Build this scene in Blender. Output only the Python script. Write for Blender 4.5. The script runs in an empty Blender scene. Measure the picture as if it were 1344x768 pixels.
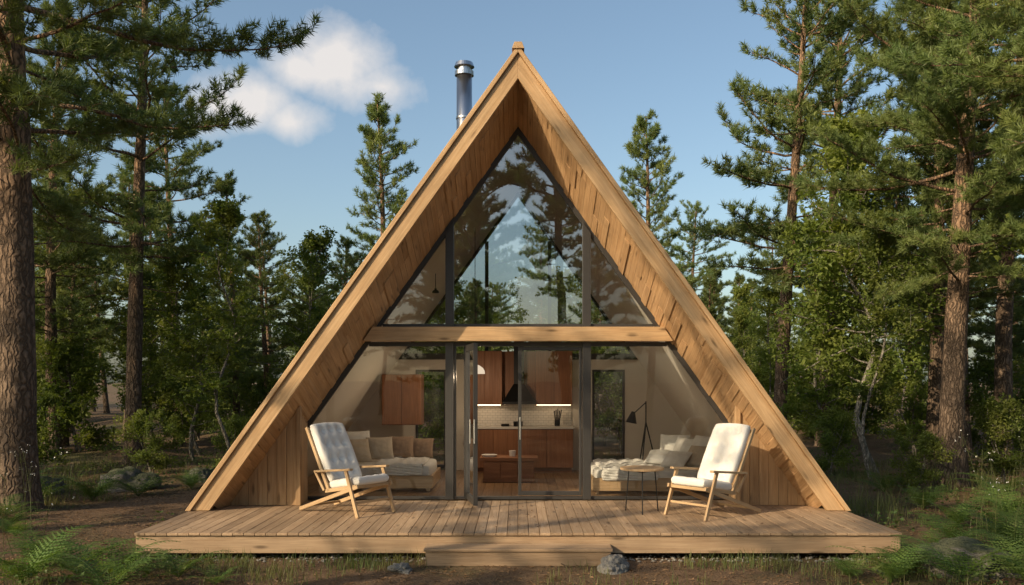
import bpy, math, random
import numpy as np
from mathutils import Vector, Matrix, Euler
random.seed(7); rng=np.random.default_rng(7)
D=bpy.data; S=bpy.context.scene; COL=S.collection
rad=math.radians
# ------------------------------------------------------------------ materials
def newmat(name):
    m=D.materials.new(name); m.use_nodes=True; nt=m.node_tree; nt.nodes.clear()
    out=nt.nodes.new('ShaderNodeOutputMaterial'); return m,nt,out
def N(nt,t,**k):
    n=nt.nodes.new(t)
    for a,b in k.items(): setattr(n,a,b)
    return n
def mixc(nt,fac,a,b,mode='MIX'):
    n=N(nt,'ShaderNodeMix',data_type='RGBA',blend_type=mode)
    for s,v in ((n.inputs[0],fac),(n.inputs[6],a),(n.inputs[7],b)):
        if isinstance(v,bpy.types.NodeSocket): nt.links.new(v,s)
        elif isinstance(v,(int,float)): s.default_value=v
        else: s.default_value=(*v[:3],1)
    return n.outputs[2]
def math_(nt,op,a,b=0.0,clamp=False):
    n=N(nt,'ShaderNodeMath',operation=op,use_clamp=clamp)
    for s,v in ((n.inputs[0],a),(n.inputs[1],b)):
        if isinstance(v,bpy.types.NodeSocket): nt.links.new(v,s)
        else: s.default_value=v
    return n.outputs[0]
def mapr(nt,v,a,b,c,d):
    n=N(nt,'ShaderNodeMapRange'); nt.links.new(v,n.inputs[0])
    for i,x in enumerate((a,b,c,d)): n.inputs[i+1].default_value=x
    return n.outputs[0]
def noise(nt,vec,scale,detail=4,rough=.55,dist=0):
    n=N(nt,'ShaderNodeTexNoise'); nt.links.new(vec,n.inputs['Vector'])
    n.inputs['Scale'].default_value=scale; n.inputs['Detail'].default_value=detail
    n.inputs['Roughness'].default_value=rough; n.inputs['Distortion'].default_value=dist
    return n.outputs['Fac']
def mapping(nt,vec,scale):
    n=N(nt,'ShaderNodeMapping'); nt.links.new(vec,n.inputs[0]); n.inputs['Scale'].default_value=scale
    return n.outputs[0]
def bump(nt,h,strength,dist):
    n=N(nt,'ShaderNodeBump'); nt.links.new(h,n.inputs['Height']); n.inputs['Strength'].default_value=strength
    n.inputs['Distance'].default_value=dist; return n.outputs[0]
def bsdf(nt,out,col,rough=.6,metal=0,normal=None,spec=None):
    b=N(nt,'ShaderNodeBsdfPrincipled')
    if isinstance(col,bpy.types.NodeSocket): nt.links.new(col,b.inputs['Base Color'])
    else: b.inputs['Base Color'].default_value=(*col,1)
    if isinstance(rough,bpy.types.NodeSocket): nt.links.new(rough,b.inputs['Roughness'])
    else: b.inputs['Roughness'].default_value=rough
    b.inputs['Metallic'].default_value=metal
    if spec is not None: b.inputs['Specular IOR Level'].default_value=spec
    if normal: nt.links.new(normal,b.inputs['Normal'])
    if out: nt.links.new(b.outputs[0],out.inputs[0])
    return b
def wood(name,c1,c2,var=.35,rough=.62,knots=True):
    m,nt,out=newmat(name)
    a=N(nt,'ShaderNodeAttribute',attribute_name='gc').outputs['Vector']
    r=N(nt,'ShaderNodeAttribute',attribute_name='rnd').outputs['Fac']
    g1=noise(nt,mapping(nt,a,(.7,14,14)),1.6,6,.6,.8)
    g2=noise(nt,mapping(nt,a,(2.5,70,70)),1.0,3,.6,.2)
    obj=N(nt,'ShaderNodeTexCoord').outputs['Object']
    w=noise(nt,obj,1.1,4,.6)
    f=mapr(nt,g1,.33,.67,0,1)
    c=mixc(nt,f,c2,c1)
    c=mixc(nt,mapr(nt,g2,.3,.7,.38,0),c,tuple(x*.5 for x in c2))
    if knots:
        v=N(nt,'ShaderNodeTexVoronoi'); nt.links.new(mapping(nt,a,(1.6,7,7)),v.inputs['Vector']); v.inputs['Scale'].default_value=1
        c=mixc(nt,mapr(nt,v.outputs['Distance'],.06,.18,.85,0),c,tuple(x*.32 for x in c2))
    c=mixc(nt,1.0,c,mapr(nt,r,0,1,1-var,1+var*.4),'MULTIPLY')
    c=mixc(nt,1.0,c,mapr(nt,w,.25,.75,.72,1.12),'MULTIPLY')
    h=math_(nt,'ADD',g1,math_(nt,'MULTIPLY',g2,.5))
    bsdf(nt,out,c,mapr(nt,g1,.2,.8,rough+.1,rough-.1),normal=bump(nt,h,.4,.007),spec=.3)
    return m
def plain(name,c,rough=.6,metal=0,var=.12,scale=8,bm=.1,bd=.004):
    m,nt,out=newmat(name)
    obj=N(nt,'ShaderNodeTexCoord').outputs['Object']
    n=noise(nt,obj,scale,5,.6)
    col=mixc(nt,n,tuple(x*(1-var) for x in c),tuple(min(1,x*(1+var)) for x in c))
    bsdf(nt,out,col,rough,metal,bump(nt,n,bm,bd)); return m
def foliage(name,c1,c2,c3,trans=.35,rough=.55):
    m,nt,out=newmat(name)
    r=N(nt,'ShaderNodeAttribute',attribute_name='rnd').outputs['Fac']
    oi=N(nt,'ShaderNodeObjectInfo').outputs['Random']
    obj=N(nt,'ShaderNodeTexCoord').outputs['Object']
    n=noise(nt,obj,.7,1,.6)
    c=mixc(nt,r,c1,c2)
    c=mixc(nt,mapr(nt,n,.42,.7,0,.7),c,c3)
    c=mixc(nt,1.0,c,mapr(nt,oi,0,1,.75,1.25),'MULTIPLY')
    d=bsdf(nt,None,c,rough,spec=.3)
    t=N(nt,'ShaderNodeBsdfTranslucent'); nt.links.new(mixc(nt,1.0,c,(1.25,1.25,.5),'MULTIPLY'),t.inputs[0])
    mx=N(nt,'ShaderNodeMixShader'); mx.inputs[0].default_value=trans
    nt.links.new(d.outputs[0],mx.inputs[1]); nt.links.new(t.outputs[0],mx.inputs[2]); nt.links.new(mx.outputs[0],out.inputs[0])
    return m
def bark_mat(name,lo,hi,z0,z1):
    m,nt,out=newmat(name)
    obj=N(nt,'ShaderNodeTexCoord').outputs['Object']
    v=N(nt,'ShaderNodeTexVoronoi',feature='DISTANCE_TO_EDGE'); 
    nz=N(nt,'ShaderNodeTexNoise'); nt.links.new(obj,nz.inputs[0]); nz.inputs['Scale'].default_value=6
    vm=N(nt,'ShaderNodeVectorMath',operation='MULTIPLY_ADD'); nt.links.new(nz.outputs['Color'],vm.inputs[0]); vm.inputs[1].default_value=(.16,.16,.16); nt.links.new(obj,vm.inputs[2])
    nt.links.new(mapping(nt,vm.outputs[0],(13,13,3.0)),v.inputs['Vector']); v.inputs['Scale'].default_value=1
    e=mapr(nt,v.outputs['Distance'],0,.25,0,1)
    n=noise(nt,mapping(nt,obj,(16,16,5)),1,6,.7)
    z=N(nt,'ShaderNodeSeparateXYZ'); nt.links.new(obj,z.inputs[0])
    base=mixc(nt,mapr(nt,z.outputs[2],z0,z1,0,1),lo,hi)
    c=mixc(nt,1.0,base,mapr(nt,n,.3,.75,.5,1.4),'MULTIPLY')
    c=mixc(nt,e,tuple(x*.4 for x in lo),c)
    h=math_(nt,'ADD',e,math_(nt,'MULTIPLY',n,.9))
    bsdf(nt,out,c,.9,normal=bump(nt,h,.9,.03),spec=.15); return m

M_fascia=wood('wood_fascia',(.64,.43,.235),(.49,.30,.145),.10)
M_soffit=wood('wood_soffit',(.61,.39,.205),(.47,.275,.13),.16)
M_deck=wood('wood_deck',(.50,.355,.225),(.37,.245,.145),.28,.6)
M_panel=wood('wood_panel',(.52,.345,.185),(.39,.235,.115),.2)
M_cab=wood('wood_cabinet',(.40,.18,.085),(.28,.115,.05),.15,.45,False)
M_floor=wood('wood_floor',(.45,.28,.15),(.33,.19,.09),.25,.35)
M_chair=wood('wood_chair',(.60,.43,.25),(.48,.31,.16),.1,.5,False)
M_frame=plain('dark_frame',(.045,.042,.039),.45,.2)
M_black=plain('black_metal',(.015,.015,.016),.4,.5)
M_steel=plain('steel',(.55,.56,.58),.28,1,.1,3,.03)
M_plaster=plain('plaster',(.72,.66,.57),.85,0,.04,6,.05)
M_fabric=plain('fabric_white',(.66,.635,.585),.9,0,.08,60,.4,.004)
M_linen=plain('bed_linen',(.70,.68,.63),.9,0,.10,9,.7,.02)
M_fabric2=plain('fabric_beige',(.50,.42,.32),.9,0,.15,25,.5,.006)
M_fabric3=plain('fabric_brown',(.30,.20,.13),.9,0,.4,18,.5,.006)
M_shingle=plain('roof_shingle',(.08,.07,.065),.85,0,.3,12,.6,.02)
M_rock=plain('rock',(.20,.19,.17),.9,0,.5,5,.9,.05)
M_counter=plain('countertop',(.62,.58,.52),.3,0,.08,10)
M_pebble=plain('pebbles',(.20,.185,.16),.9,0,.4,20,.5,.02)
def mosmat():
    m,nt,out=newmat('mossy_rock')
    obj=N(nt,'ShaderNodeTexCoord').outputs['Object']
    n=noise(nt,obj,4,6,.65); n2=noise(nt,obj,14,5,.6)
    geo=N(nt,'ShaderNodeNewGeometry'); sp=N(nt,'ShaderNodeSeparateXYZ'); nt.links.new(geo.outputs['Normal'],sp.inputs[0])
    f=mapr(nt,math_(nt,'ADD',sp.outputs[2],math_(nt,'MULTIPLY',n,1.3)),.9,1.35,0,1)
    c=mixc(nt,n2,(.10,.095,.085),(.28,.26,.23))
    c=mixc(nt,math_(nt,'MULTIPLY',f,.75),c,(.06,.075,.025))
    bsdf(nt,out,c,.95,normal=bump(nt,math_(nt,'ADD',n,n2),.9,.07),spec=.2); return m
M_moss=mosmat()
def tilemat():
    m,nt,out=newmat('backsplash_tile')
    b=N(nt,'ShaderNodeTexBrick'); tc=N(nt,'ShaderNodeTexCoord'); 
    sp=N(nt,'ShaderNodeSeparateXYZ'); nt.links.new(tc.outputs['Object'],sp.inputs[0]); cb=N(nt,'ShaderNodeCombineXYZ')
    nt.links.new(sp.outputs[0],cb.inputs[0]); nt.links.new(sp.outputs[2],cb.inputs[1]); nt.links.new(cb.outputs[0],b.inputs[0])
    b.inputs['Color1'].default_value=(.75,.71,.64,1); b.inputs['Color2'].default_value=(.70,.66,.6,1); b.inputs['Mortar'].default_value=(.4,.37,.33,1)
    b.inputs['Scale'].default_value=5; b.inputs['Mortar Size'].default_value=.015
    bsdf(nt,out,b.outputs[0],.25); return m
M_tile=tilemat()
def glassmat(name,ior,mul,tint=.94):
    m,nt,out=newmat(name)
    fr=N(nt,'ShaderNodeFresnel'); fr.inputs[0].default_value=ior
    t=N(nt,'ShaderNodeBsdfTransparent'); t.inputs[0].default_value=(tint,tint*1.01,tint,1)
    g=N(nt,'ShaderNodeBsdfGlossy'); g.inputs['Roughness'].default_value=.0; g.inputs[0].default_value=(.93,.96,1,1)
    obj=N(nt,'ShaderNodeTexCoord').outputs['Object']
    nt.links.new(bump(nt,noise(nt,obj,.9,2),.03,.05),g.inputs['Normal'])
    mx=N(nt,'ShaderNodeMixShader'); nt.links.new(math_(nt,'MULTIPLY',fr.outputs[0],mul,True),mx.inputs[0])
    nt.links.new(t.outputs[0],mx.inputs[1]); nt.links.new(g.outputs[0],mx.inputs[2]); nt.links.new(mx.outputs[0],out.inputs[0]); return m
M_glass=glassmat('window_glass',1.5,2.2,.92)
M_glass_up=glassmat('gable_glass',1.7,4.0,.66)
def emat(name,c,s):
    m,nt,out=newmat(name); e=N(nt,'ShaderNodeEmission'); e.inputs[0].default_value=(*c,1); e.inputs[1].default_value=s
    nt.links.new(e.outputs[0],out.inputs[0]); return m
M_strip=emat('light_strip',(1,.72,.42),6)
M_shade=emat('lamp_shade_glow',(1,.80,.58),.8)
M_bark=bark_mat('pine_bark',(.21,.15,.105),(.38,.235,.14),3,8)
M_bark2=bark_mat('leaf_tree_bark',(.30,.27,.22),(.36,.33,.27),0,5)
M_needle=foliage('pine_needles',(.10,.15,.05),(.17,.215,.07),(.21,.23,.07),.35,.45)
M_leaf=foliage('leaves',(.11,.165,.035),(.19,.24,.055),(.24,.25,.055),.5,.5)
M_fern=foliage('fern_leaves',(.07,.13,.03),(.13,.20,.05),(.17,.20,.05),.45,.5)
M_under=foliage('undergrowth_leaves',(.05,.09,.022),(.09,.14,.035),(.12,.14,.035),.4,.5)
M_grass=foliage('grass_blades',(.06,.10,.03),(.14,.155,.05),(.20,.17,.075),.35,.55)
M_litter=foliage('leaf_litter',(.11,.06,.03),(.28,.17,.09),(.19,.11,.05),.1,.8)
M_flower=plain('flower_petals',(.65,.64,.58),.7)
# ------------------------------------------------------------------ mesh helpers
def link(o,parent=None):
    COL.objects.link(o)
    if parent: o.parent=parent
    return o
def empty(name,loc=(0,0,0),rz=0):
    e=D.objects.new(name,None); e.location=loc; e.rotation_euler=(0,0,rz); e.empty_display_size=.2
    return link(e)
class MB:
    def __init__(s): s.v=[];s.f=[];s.gc=[];s.rnd=[];s.mi=[];s.sm=[]
    def add(s,vs,fs,g=None,rnd=None,mi=0,smooth=False):
        vs=np.array(vs,float); b=s.n()
        if rnd is None: rnd=random.random()
        if g is None:
            ext=vs.max(0)-vs.min(0); g=np.eye(3)[int(np.argmax(ext))]
        g=np.array(g,float); g/=np.linalg.norm(g)
        a=np.array((0,0,1.)) if abs(g[2])<.9 else np.array((1.,0,0)); u=np.cross(g,a);u/=np.linalg.norm(u); w=np.cross(g,u)
        off=rng.random(3)*40
        s.v.append(vs); s.gc.append(np.stack([vs@g,vs@u,vs@w],1)+off); s.rnd.append(np.full(len(vs),rnd))
        for f in fs: s.f.append([i+b for i in f]); s.mi.append(mi); s.sm.append(smooth)
        s._n=b+len(vs)
    def n(s): return getattr(s,'_n',0)
    def hexa(s,c,**k): s.add(c,[(3,2,1,0),(4,5,6,7),(0,1,5,4),(1,2,6,5),(2,3,7,6),(3,0,4,7)],**k)
    def box(s,x0,x1,y0,y1,z0,z1,**k):
        s.hexa([(x0,y0,z0),(x1,y0,z0),(x1,y1,z0),(x0,y1,z0),(x0,y0,z1),(x1,y0,z1),(x1,y1,z1),(x0,y1,z1)],**k)
    def bar(s,p,q,w,h,up=(0,0,1),**k):
        p=np.array(p,float);q=np.array(q,float);d=q-p;d/=np.linalg.norm(d);up=np.array(up,float)
        a=np.cross(d,up);a/=np.linalg.norm(a);b=np.cross(a,d)
        a*=w/2;b*=h/2
        s.hexa([p-a-b,p+a-b,q+a-b,q-a-b,p-a+b,p+a+b,q+a+b,q-a+b],g=d,**k)
    def cyl(s,p,q,r,r2=None,n=12,**k):
        if r2 is None:r2=r
        v,f=tube([p,q],[r,r2],n); m=len(v)
        f=[tuple(x) for x in f]+[tuple(range(n))[::-1],tuple(range(n,2*n))]
        k.setdefault('smooth',False)
        s.add(v,f,g=np.array(q,float)-np.array(p,float),**k)
    def obj(s,name,mats,parent=None,bevel=0,loc=None):
        me=D.meshes.new(name); v=np.concatenate(s.v)
        me.from_pydata(v.tolist(),[],s.f)
        for m in (mats if isinstance(mats,list) else [mats]): me.materials.append(m)
        me.polygons.foreach_set('material_index',s.mi); me.polygons.foreach_set('use_smooth',s.sm)
        me.attributes.new('gc','FLOAT_VECTOR','POINT').data.foreach_set('vector',np.concatenate(s.gc).ravel())
        me.attributes.new('rnd','FLOAT','POINT').data.foreach_set('value',np.concatenate(s.rnd))
        import bmesh
        bm=bmesh.new(); bm.from_mesh(me); bmesh.ops.recalc_face_normals(bm,faces=bm.faces); bm.to_mesh(me); bm.free()
        o=D.objects.new(name,me); link(o,parent)
        if bevel:
            b=o.modifiers.new('bevel','BEVEL'); b.width=bevel; b.segments=2; b.limit_method='ANGLE'
        return o
def tube(pts,radii,n=8):
    P=np.array(pts,float); R=np.array(radii,float); T=np.gradient(P,axis=0); T/=np.linalg.norm(T,axis=1)[:,None]+1e-9
    a=np.array((0,0,1.)) if abs(T[0,2])<.8 else np.array((1.,0,0))
    U=np.cross(T,a); U/=np.linalg.norm(U,axis=1)[:,None]+1e-9; W=np.cross(T,U)
    th=np.arange(n)*2*np.pi/n
    V=P[:,None]+R[:,None,None]*(U[:,None]*np.cos(th)[None,:,None]+W[:,None]*np.sin(th)[None,:,None])
    k=len(P); i=np.arange(k-1)[:,None]*n; j=np.arange(n)[None]; j2=(j+1)%n
    F=np.stack([i+j,i+j2,i+n+j2,i+n+j],-1).reshape(-1,4)
    return V.reshape(-1,3),F
class Big:
    """fast mesh of quads and tris"""
    def __init__(s): s.v=[];s.r=[];s.q=[];s.qm=[];s.t=[];s.tm=[];s.n=0
    def addq(s,V,F,mi,rnd=.5):
        s.v.append(V); s.r.append(np.broadcast_to(np.asarray(rnd,float),(len(V),))); s.q.append(F+s.n); s.qm.append(np.full(len(F),mi)); s.n+=len(V)
    def addt(s,V,F,mi,rnd=.5):
        s.v.append(V); s.r.append(np.broadcast_to(np.asarray(rnd,float),(len(V),))); s.t.append(F+s.n); s.tm.append(np.full(len(F),mi)); s.n+=len(V)
    def mesh(s,name,mats):
        V=np.concatenate(s.v); R=np.concatenate(s.r)
        q=np.concatenate(s.q) if s.q else np.zeros((0,4),int); t=np.concatenate(s.t) if s.t else np.zeros((0,3),int)
        qm=np.concatenate(s.qm) if s.q else np.zeros(0,int); tm=np.concatenate(s.tm) if s.t else np.zeros(0,int)
        me=D.meshes.new(name); me.vertices.add(len(V)); me.vertices.foreach_set('co',V.astype(np.float32).ravel())
        me.loops.add(q.size+t.size); me.loops.foreach_set('vertex_index',np.concatenate([q.ravel(),t.ravel()]).astype(np.int32))
        me.polygons.add(len(q)+len(t))
        st=np.concatenate([np.arange(len(q))*4,q.size+np.arange(len(t))*3]).astype(np.int32)
        me.polygons.foreach_set('loop_start',st)
        me.polygons.foreach_set('material_index',np.concatenate([qm,tm]).astype(np.int32))
        me.polygons.foreach_set('use_smooth',np.concatenate([np.ones(len(q),bool),np.zeros(len(t),bool)]))
        me.attributes.new('rnd','FLOAT','POINT').data.foreach_set('value',R.astype(np.float32))
        for m in mats: me.materials.append(m)
        me.update(calc_edges=True); me.validate(); return me
def unit(a): return a/(np.linalg.norm(a,axis=-1,keepdims=True)+1e-9)
def needles(B,C,A,n,L,W,tw,mi):
    k=len(C); C=np.array(C);A=unit(np.array(A))
    t=rng.random((k,n,1)); base=C[:,None]+A[:,None]*(t-.5)*tw
    rv=unit(rng.normal(size=(k,n,3))); rv=unit(rv-A[:,None]*(rv*A[:,None]).sum(-1,keepdims=True))
    d=unit(rv*.85+A[:,None]*(.35+.5*t)+np.array((0,0,.12)))
    ln=L*(.7+.5*rng.random((k,n,1))); tip=base+d*ln
    p=unit(np.cross(d,rng.normal(size=(k,n,3))))*W/2
    V=np.stack([base-p,base+p,tip],2).reshape(-1,3)
    F=np.arange(len(V)).reshape(-1,3)
    r=np.repeat(np.clip(rng.random(k),0,1),n*3)
    B.addt(V,F,mi,r)
def leaves(B,C,sz,mi,upb=.6,asp=.6,fold=.15):
    k=len(C); C=np.array(C)
    nrm=unit(rng.normal(size=(k,3))+np.array((0,0,upb*2)))
    d=unit(np.cross(nrm,rng.normal(size=(k,3)))); s=np.cross(nrm,d)
    L=sz*(.6+.8*rng.random((k,1))); 
    V=np.stack([C,C+d*L*.5+s*L*asp*.5+nrm*L*fold,C+d*L,C+d*L*.5-s*L*asp*.5+nrm*L*fold],1).reshape(-1,3)
    i=np.arange(k)[:,None]*4; F=np.concatenate([i+np.array([[0,1,2]]),i+np.array([[0,2,3]])])
    B.addt(V,F,mi,np.repeat(rng.random(k),4))
def rot(v,axis,a):
    axis=axis/np.linalg.norm(axis); return v*math.cos(a)+np.cross(axis,v)*math.sin(a)+axis*np.dot(axis,v)*(1-math.cos(a))
UP=np.array((0,0,1.))
def pine(name,H,cb,Lmax,r0,nn=26,nl=.13,nw=.011,conical=.5,seed=0,dead=6,lean=.3,dens=1.0,sp=.11,gap=1.0):
    random.seed(seed); B=Big()
    k=22; zs=np.linspace(-.3,H,k); ph=random.random()*6
    cx=lean*np.sin(zs/H*2.2+ph)-lean*math.sin(ph); cy=lean*np.cos(zs/H*2.7+ph)-lean*math.cos(ph)
    rr=r0*(1-np.clip(zs/H,0,1))**.75+.015; rr[0]*=1.5; rr[1]*=1.1
    P=np.stack([cx,cy,zs],1); V,F=tube(P,rr,14)
    V=V+rng.normal(size=V.shape)*r0*.035
    B.addq(V,F,0)
    at=lambda z:np.array([np.interp(z,zs,cx),np.interp(z,zs,cy),z])
    C=[];A=[]
    z=cb*H; az=random.random()*6
    def limb(z,L,el,az,foliage=True):
        p=at(z); d=np.array([math.cos(az)*math.cos(el),math.sin(az)*math.cos(el),math.sin(el)])
        n=7; pts=[p]; dd=d.copy()
        for i in range(n):
            dd=unit(dd+np.array([random.gauss(0,.13),random.gauss(0,.13),random.gauss(.03,.08)]))
            pts.append(pts[-1]+dd*L/n)
        rb=min(.010+L*.011,r0*.5)
        V,F=tube(pts,np.linspace(rb,.005,len(pts)),5); B.addq(V,F,0)
        if not foliage: return
        pts=np.array(pts); m=max(6,int(L/.17*dens))
        for j in range(m):
            t=.25+.75*(j+random.random())/m; x=t*n; i=min(int(x),n-1); q=pts[i]+(pts[i+1]-pts[i])*(x-i)
            dirn=unit(pts[i+1]-pts[i]); sgn=1 if j%2 else -1
            sd=rot(dirn,UP,sgn*random.uniform(.5,1.15)); sd[2]+=random.uniform(-.05,.55); sd=unit(sd)
            sl=random.uniform(.25,.6)*(L*.34+.18)*(1.25-t*.6)
            e=q+sd*sl; V,F=tube([q,(q+e)/2+UP*.02,e],[.008,.005,.003],3); B.addq(V,F,0)
            nt=max(2,int(sl/sp))
            for a in range(nt):
                f=(a+1)/nt; f=.2+.8*f
                C.append(q+sd*sl*f+np.array([random.gauss(0,.055) for _ in range(3)])); A.append(unit(sd+np.array([random.gauss(0,.5),random.gauss(0,.5),random.gauss(.35,.4)])))
        C.append(pts[-1]);A.append(dirn)
    for i in range(dead):
        limb(random.uniform(.25,cb)*H,random.uniform(.3,1.2),random.uniform(-.2,.3),random.random()*6.28,False)
    while z<H*.985:
        t=(z/H-cb)/(1-cb)
        prof=(1-t)**conical*min(1,.55+t*2.2)
        nb=random.choice([3,4,4,5])
        for b in range(nb):
            az+=6.283/nb+random.gauss(0,.3)
            L=Lmax*prof*random.uniform(.45,1.2)+.25
            limb(z+random.gauss(0,.12),L,-.12+t*.85+random.gauss(0,.12),az)
        az+=.7; z+=random.uniform(.30,.58)*(H/14)**.5*gap
    needles(B,C,A,nn,nl,nw,.2,1)
    print(name,len(C)*nn)
    return B.mesh(name,[M_bark,M_needle])
def broad(name,H,W,cb,nleaf=9,ls=.085,r0=.09,seed=0,nb=36,multi=1,mat=None):
    random.seed(seed); B=Big(); C=[]
    for s in range(multi):
        k=12; zs=np.linspace(-.2,H*random.uniform(.85,1),k); a=random.random()*6; ln=(.1 if multi==1 else .35)*H
        cx=ln*(zs/H).clip(0)**1.3*math.cos(a)+.03*H*np.sin(zs*1.7+a); cy=ln*(zs/H).clip(0)**1.3*math.sin(a)+.03*H*np.cos(zs*1.3+a)
        V,F=tube(np.stack([cx,cy,zs],1),r0*(1-np.clip(zs/H,0,1)*.93),8); B.addq(V,F,0)
        for i in range(nb//multi):
            z=H*(cb+(1-cb)*(i+.5)*multi/nb); t=(z/H-cb)/(1-cb)
            L=W*(.35+.65*math.sin(math.pi*min(1,.2+t*.8)))*random.uniform(.5,1.25); az=i*2.4+random.gauss(0,.4); el=.25+t*.7+random.gauss(0,.15)
            p=np.array([np.interp(z,zs,cx),np.interp(z,zs,cy),min(z,zs[-1])]); d=np.array([math.cos(az)*math.cos(el),math.sin(az)*math.cos(el),math.sin(el)])
            pts=[p]; dd=d
            for j in range(6):
                dd=unit(dd+np.array([random.gauss(0,.2),random.gauss(0,.2),random.gauss(-.02,.12)])); pts.append(pts[-1]+dd*L/6)
            V,F=tube(pts,np.linspace(r0*.32,.005,7),4); B.addq(V,F,0); pts=np.array(pts)
            for j in range(9):
                x=random.uniform(1.4,6); ii=min(int(x),5); q=pts[ii]+(pts[ii+1]-pts[ii])*(x-ii)
                sd=unit(np.array([random.gauss(0,1),random.gauss(0,1),random.gauss(.2,.5)])); sl=random.uniform(.2,.5)*(L*.35+.25)
                V,F=tube([q,q+sd*sl],[.006,.003],3); B.addq(V,F,0)
                for a2 in range(4):
                    c=q+sd*sl*(.3+.23*a2)
                    C.append(c+rng.normal(size=(nleaf,3))*(.05+.03*L))
    C=np.concatenate(C); leaves(B,C,ls,1)
    return B.mesh(name,[M_bark2,mat or M_leaf])
def inst(name,me,x,y,s=1,rz=None,z=0,parent=None,sz=None):
    o=D.objects.new(name,me); o.location=(x,y,z); o.rotation_euler=(random.gauss(0,.015),random.gauss(0,.015),random.random()*6.28 if rz is None else rz)
    o.scale=(s,s,sz or s); return link(o,parent)
# ------------------------------------------------------------------ ground
def gh(x,y):
    d=np.maximum(np.maximum(np.abs(x)-5.5,np.maximum(9.5-y,y-19)),0)
    a=np.clip(d/6,0,1)
    return a*(.16*np.sin(x*.35+1)*np.cos(y*.28)+.10*np.sin(x*.9+y*.7))
def ground():
    a=np.concatenate([-np.geomspace(900,32,14),np.linspace(-30,30,121),np.geomspace(32,900,14)])
    b=np.concatenate([-np.geomspace(900,26,14),np.linspace(-25,50,151),np.geomspace(52,900,14)])
    X,Y=np.meshgrid(a,b); Z=gh(X,Y)*np.exp(-np.maximum(0,np.hypot(X,Y)-80)/60)
    V=np.stack([X,Y,Z],-1).reshape(-1,3); m=len(a)
    i=(np.arange(len(b)-1)[:,None]*m+np.arange(m-1)[None]).ravel()
    B=Big(); B.addq(V,np.stack([i,i+1,i+m+1,i+m],1),0)
    mt,nt,out=newmat('forest_floor')
    obj=N(nt,'ShaderNodeTexCoord').outputs['Object']
    n1=noise(nt,obj,.35,5,.6); n2=noise(nt,obj,7,8,.7); n3=noise(nt,obj,45,4,.7)
    c=mixc(nt,mapr(nt,n2,.35,.65,0,1),(.075,.05,.033),(.19,.12,.072))
    c=mixc(nt,mapr(nt,n3,.45,.6,0,.8),c,(.235,.155,.09))
    c=mixc(nt,mapr(nt,math_(nt,'ADD',n1,math_(nt,'MULTIPLY',n2,.3)),.64,.80,0,.7),c,(.05,.065,.022))
    bsdf(nt,out,c,.95,normal=bump(nt,math_(nt,'ADD',n2,math_(nt,'MULTIPLY',n3,.5)),.9,.06),spec=.15)
    o=D.objects.new('ground',B.mesh('ground',[mt])); link(o)
ground()
G=lambda x,y: float(gh(np.array(float(x)),np.array(float(y))))
# ------------------------------------------------------------------ cabin
cab=empty('a_frame_cabin')
TAN=1.4; DZ=.32; YF=12.06; YG=13.15; YB=17.7
def slab(mb,zo,tv,y0,y1,zf,mi=0,rnd=None,sides=(-1,1)):
    for s in sides:
        xo=(zo-zf)/TAN*s; xi=(zo-tv-zf)/TAN*s
        q=[(0,zo),(0,zo-tv),(xi,zf),(xo,zf)]
        mb.hexa([(x,y0,z) for x,z in q]+[(x,y1,z) for x,z in q],g=(s,0,-TAN),mi=mi,rnd=rnd)
mb=MB(); slab(mb,6.62,.10,12.02,12.14,DZ+.004,rnd=.8); slab(mb,6.515,.34,12.06,12.14,DZ+.004,rnd=.7)
mb.obj('bargeboards',M_fascia,cab,.006)
mb=MB(); mb.hexa([(-.085,12.0,6.56),(.085,12.0,6.56),(.085,12.32,6.56),(-.085,12.32,6.56),(-.05,12.0,6.65),(.05,12.0,6.65),(.05,12.32,6.65),(-.05,12.32,6.65)],rnd=.6)
mb.obj('ridge_cap',M_fascia,cab,.005)
mb=MB(); slab(mb,6.6,.08,12.141,18.3,.05); mb.obj('roof_covering',M_shingle,cab)
mb=MB(); slab(mb,6.50,.59,13.22,17.75,.06); slab(mb,6.5,.3,17.76,18.25,.06); mb.obj('roof_structure',M_panel,cab)
mb=MB(); slab(mb,5.905,.10,13.22,17.8,.1); mb.obj('interior_lining',M_plaster,cab)
mb=MB(); zf0=6.2; zb0=5.80; nb=62; xm=4.16
yA=12.142; yB=13.14
for s in (-1,1):
    for i in range(nb):
        x0=xm*i/nb+.0012; x1=xm*(i+1)/nb-.0012; t=.035
        if i==0:x0=0
        def pt(x,y,k):
            f=(y-yA)/(yB-yA); za=zf0+(zb0-zf0)*f+.03+k; return (s*x,y,za-TAN*x)
        ys=[yA,yA+random.choice([.2,.35,.5,.62,.99]),yB]
        for a,b in ((ys[0],ys[1]-.002),(ys[1],ys[2])):
            if b-a<.03: continue
            o=random.uniform(0,.010) if random.random()<.7 else random.uniform(.015,.035)
            q=[pt(x0,a,-o),pt(x1,a,-o),pt(x1,b,-o),pt(x0,b,-o),pt(x0,a,t),pt(x1,a,t),pt(x1,b,t),pt(x0,b,t)]
            mb.hexa(q,g=(0,1,-.4))
mb.obj('soffit_boards',M_soffit,cab,.002)
def edge(mb,y0,y1,za,w,zlo):
    for s in (-1,1):
        xa=(za-zlo)/TAN*s; xb=(za-w-zlo)/TAN*s
        q=[(0,za),(0,za-w),(xb,zlo),(xa,zlo)]
        mb.hexa([(x,y0,z) for x,z in q]+[(x,y1,z) for x,z in q],g=(s,0,-TAN))
mb=MB(); edge(mb,13.141,13.215,5.9,.19,DZ+.01)
zin=5.70
hz=lambda x: zin-TAN*abs(x)
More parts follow.
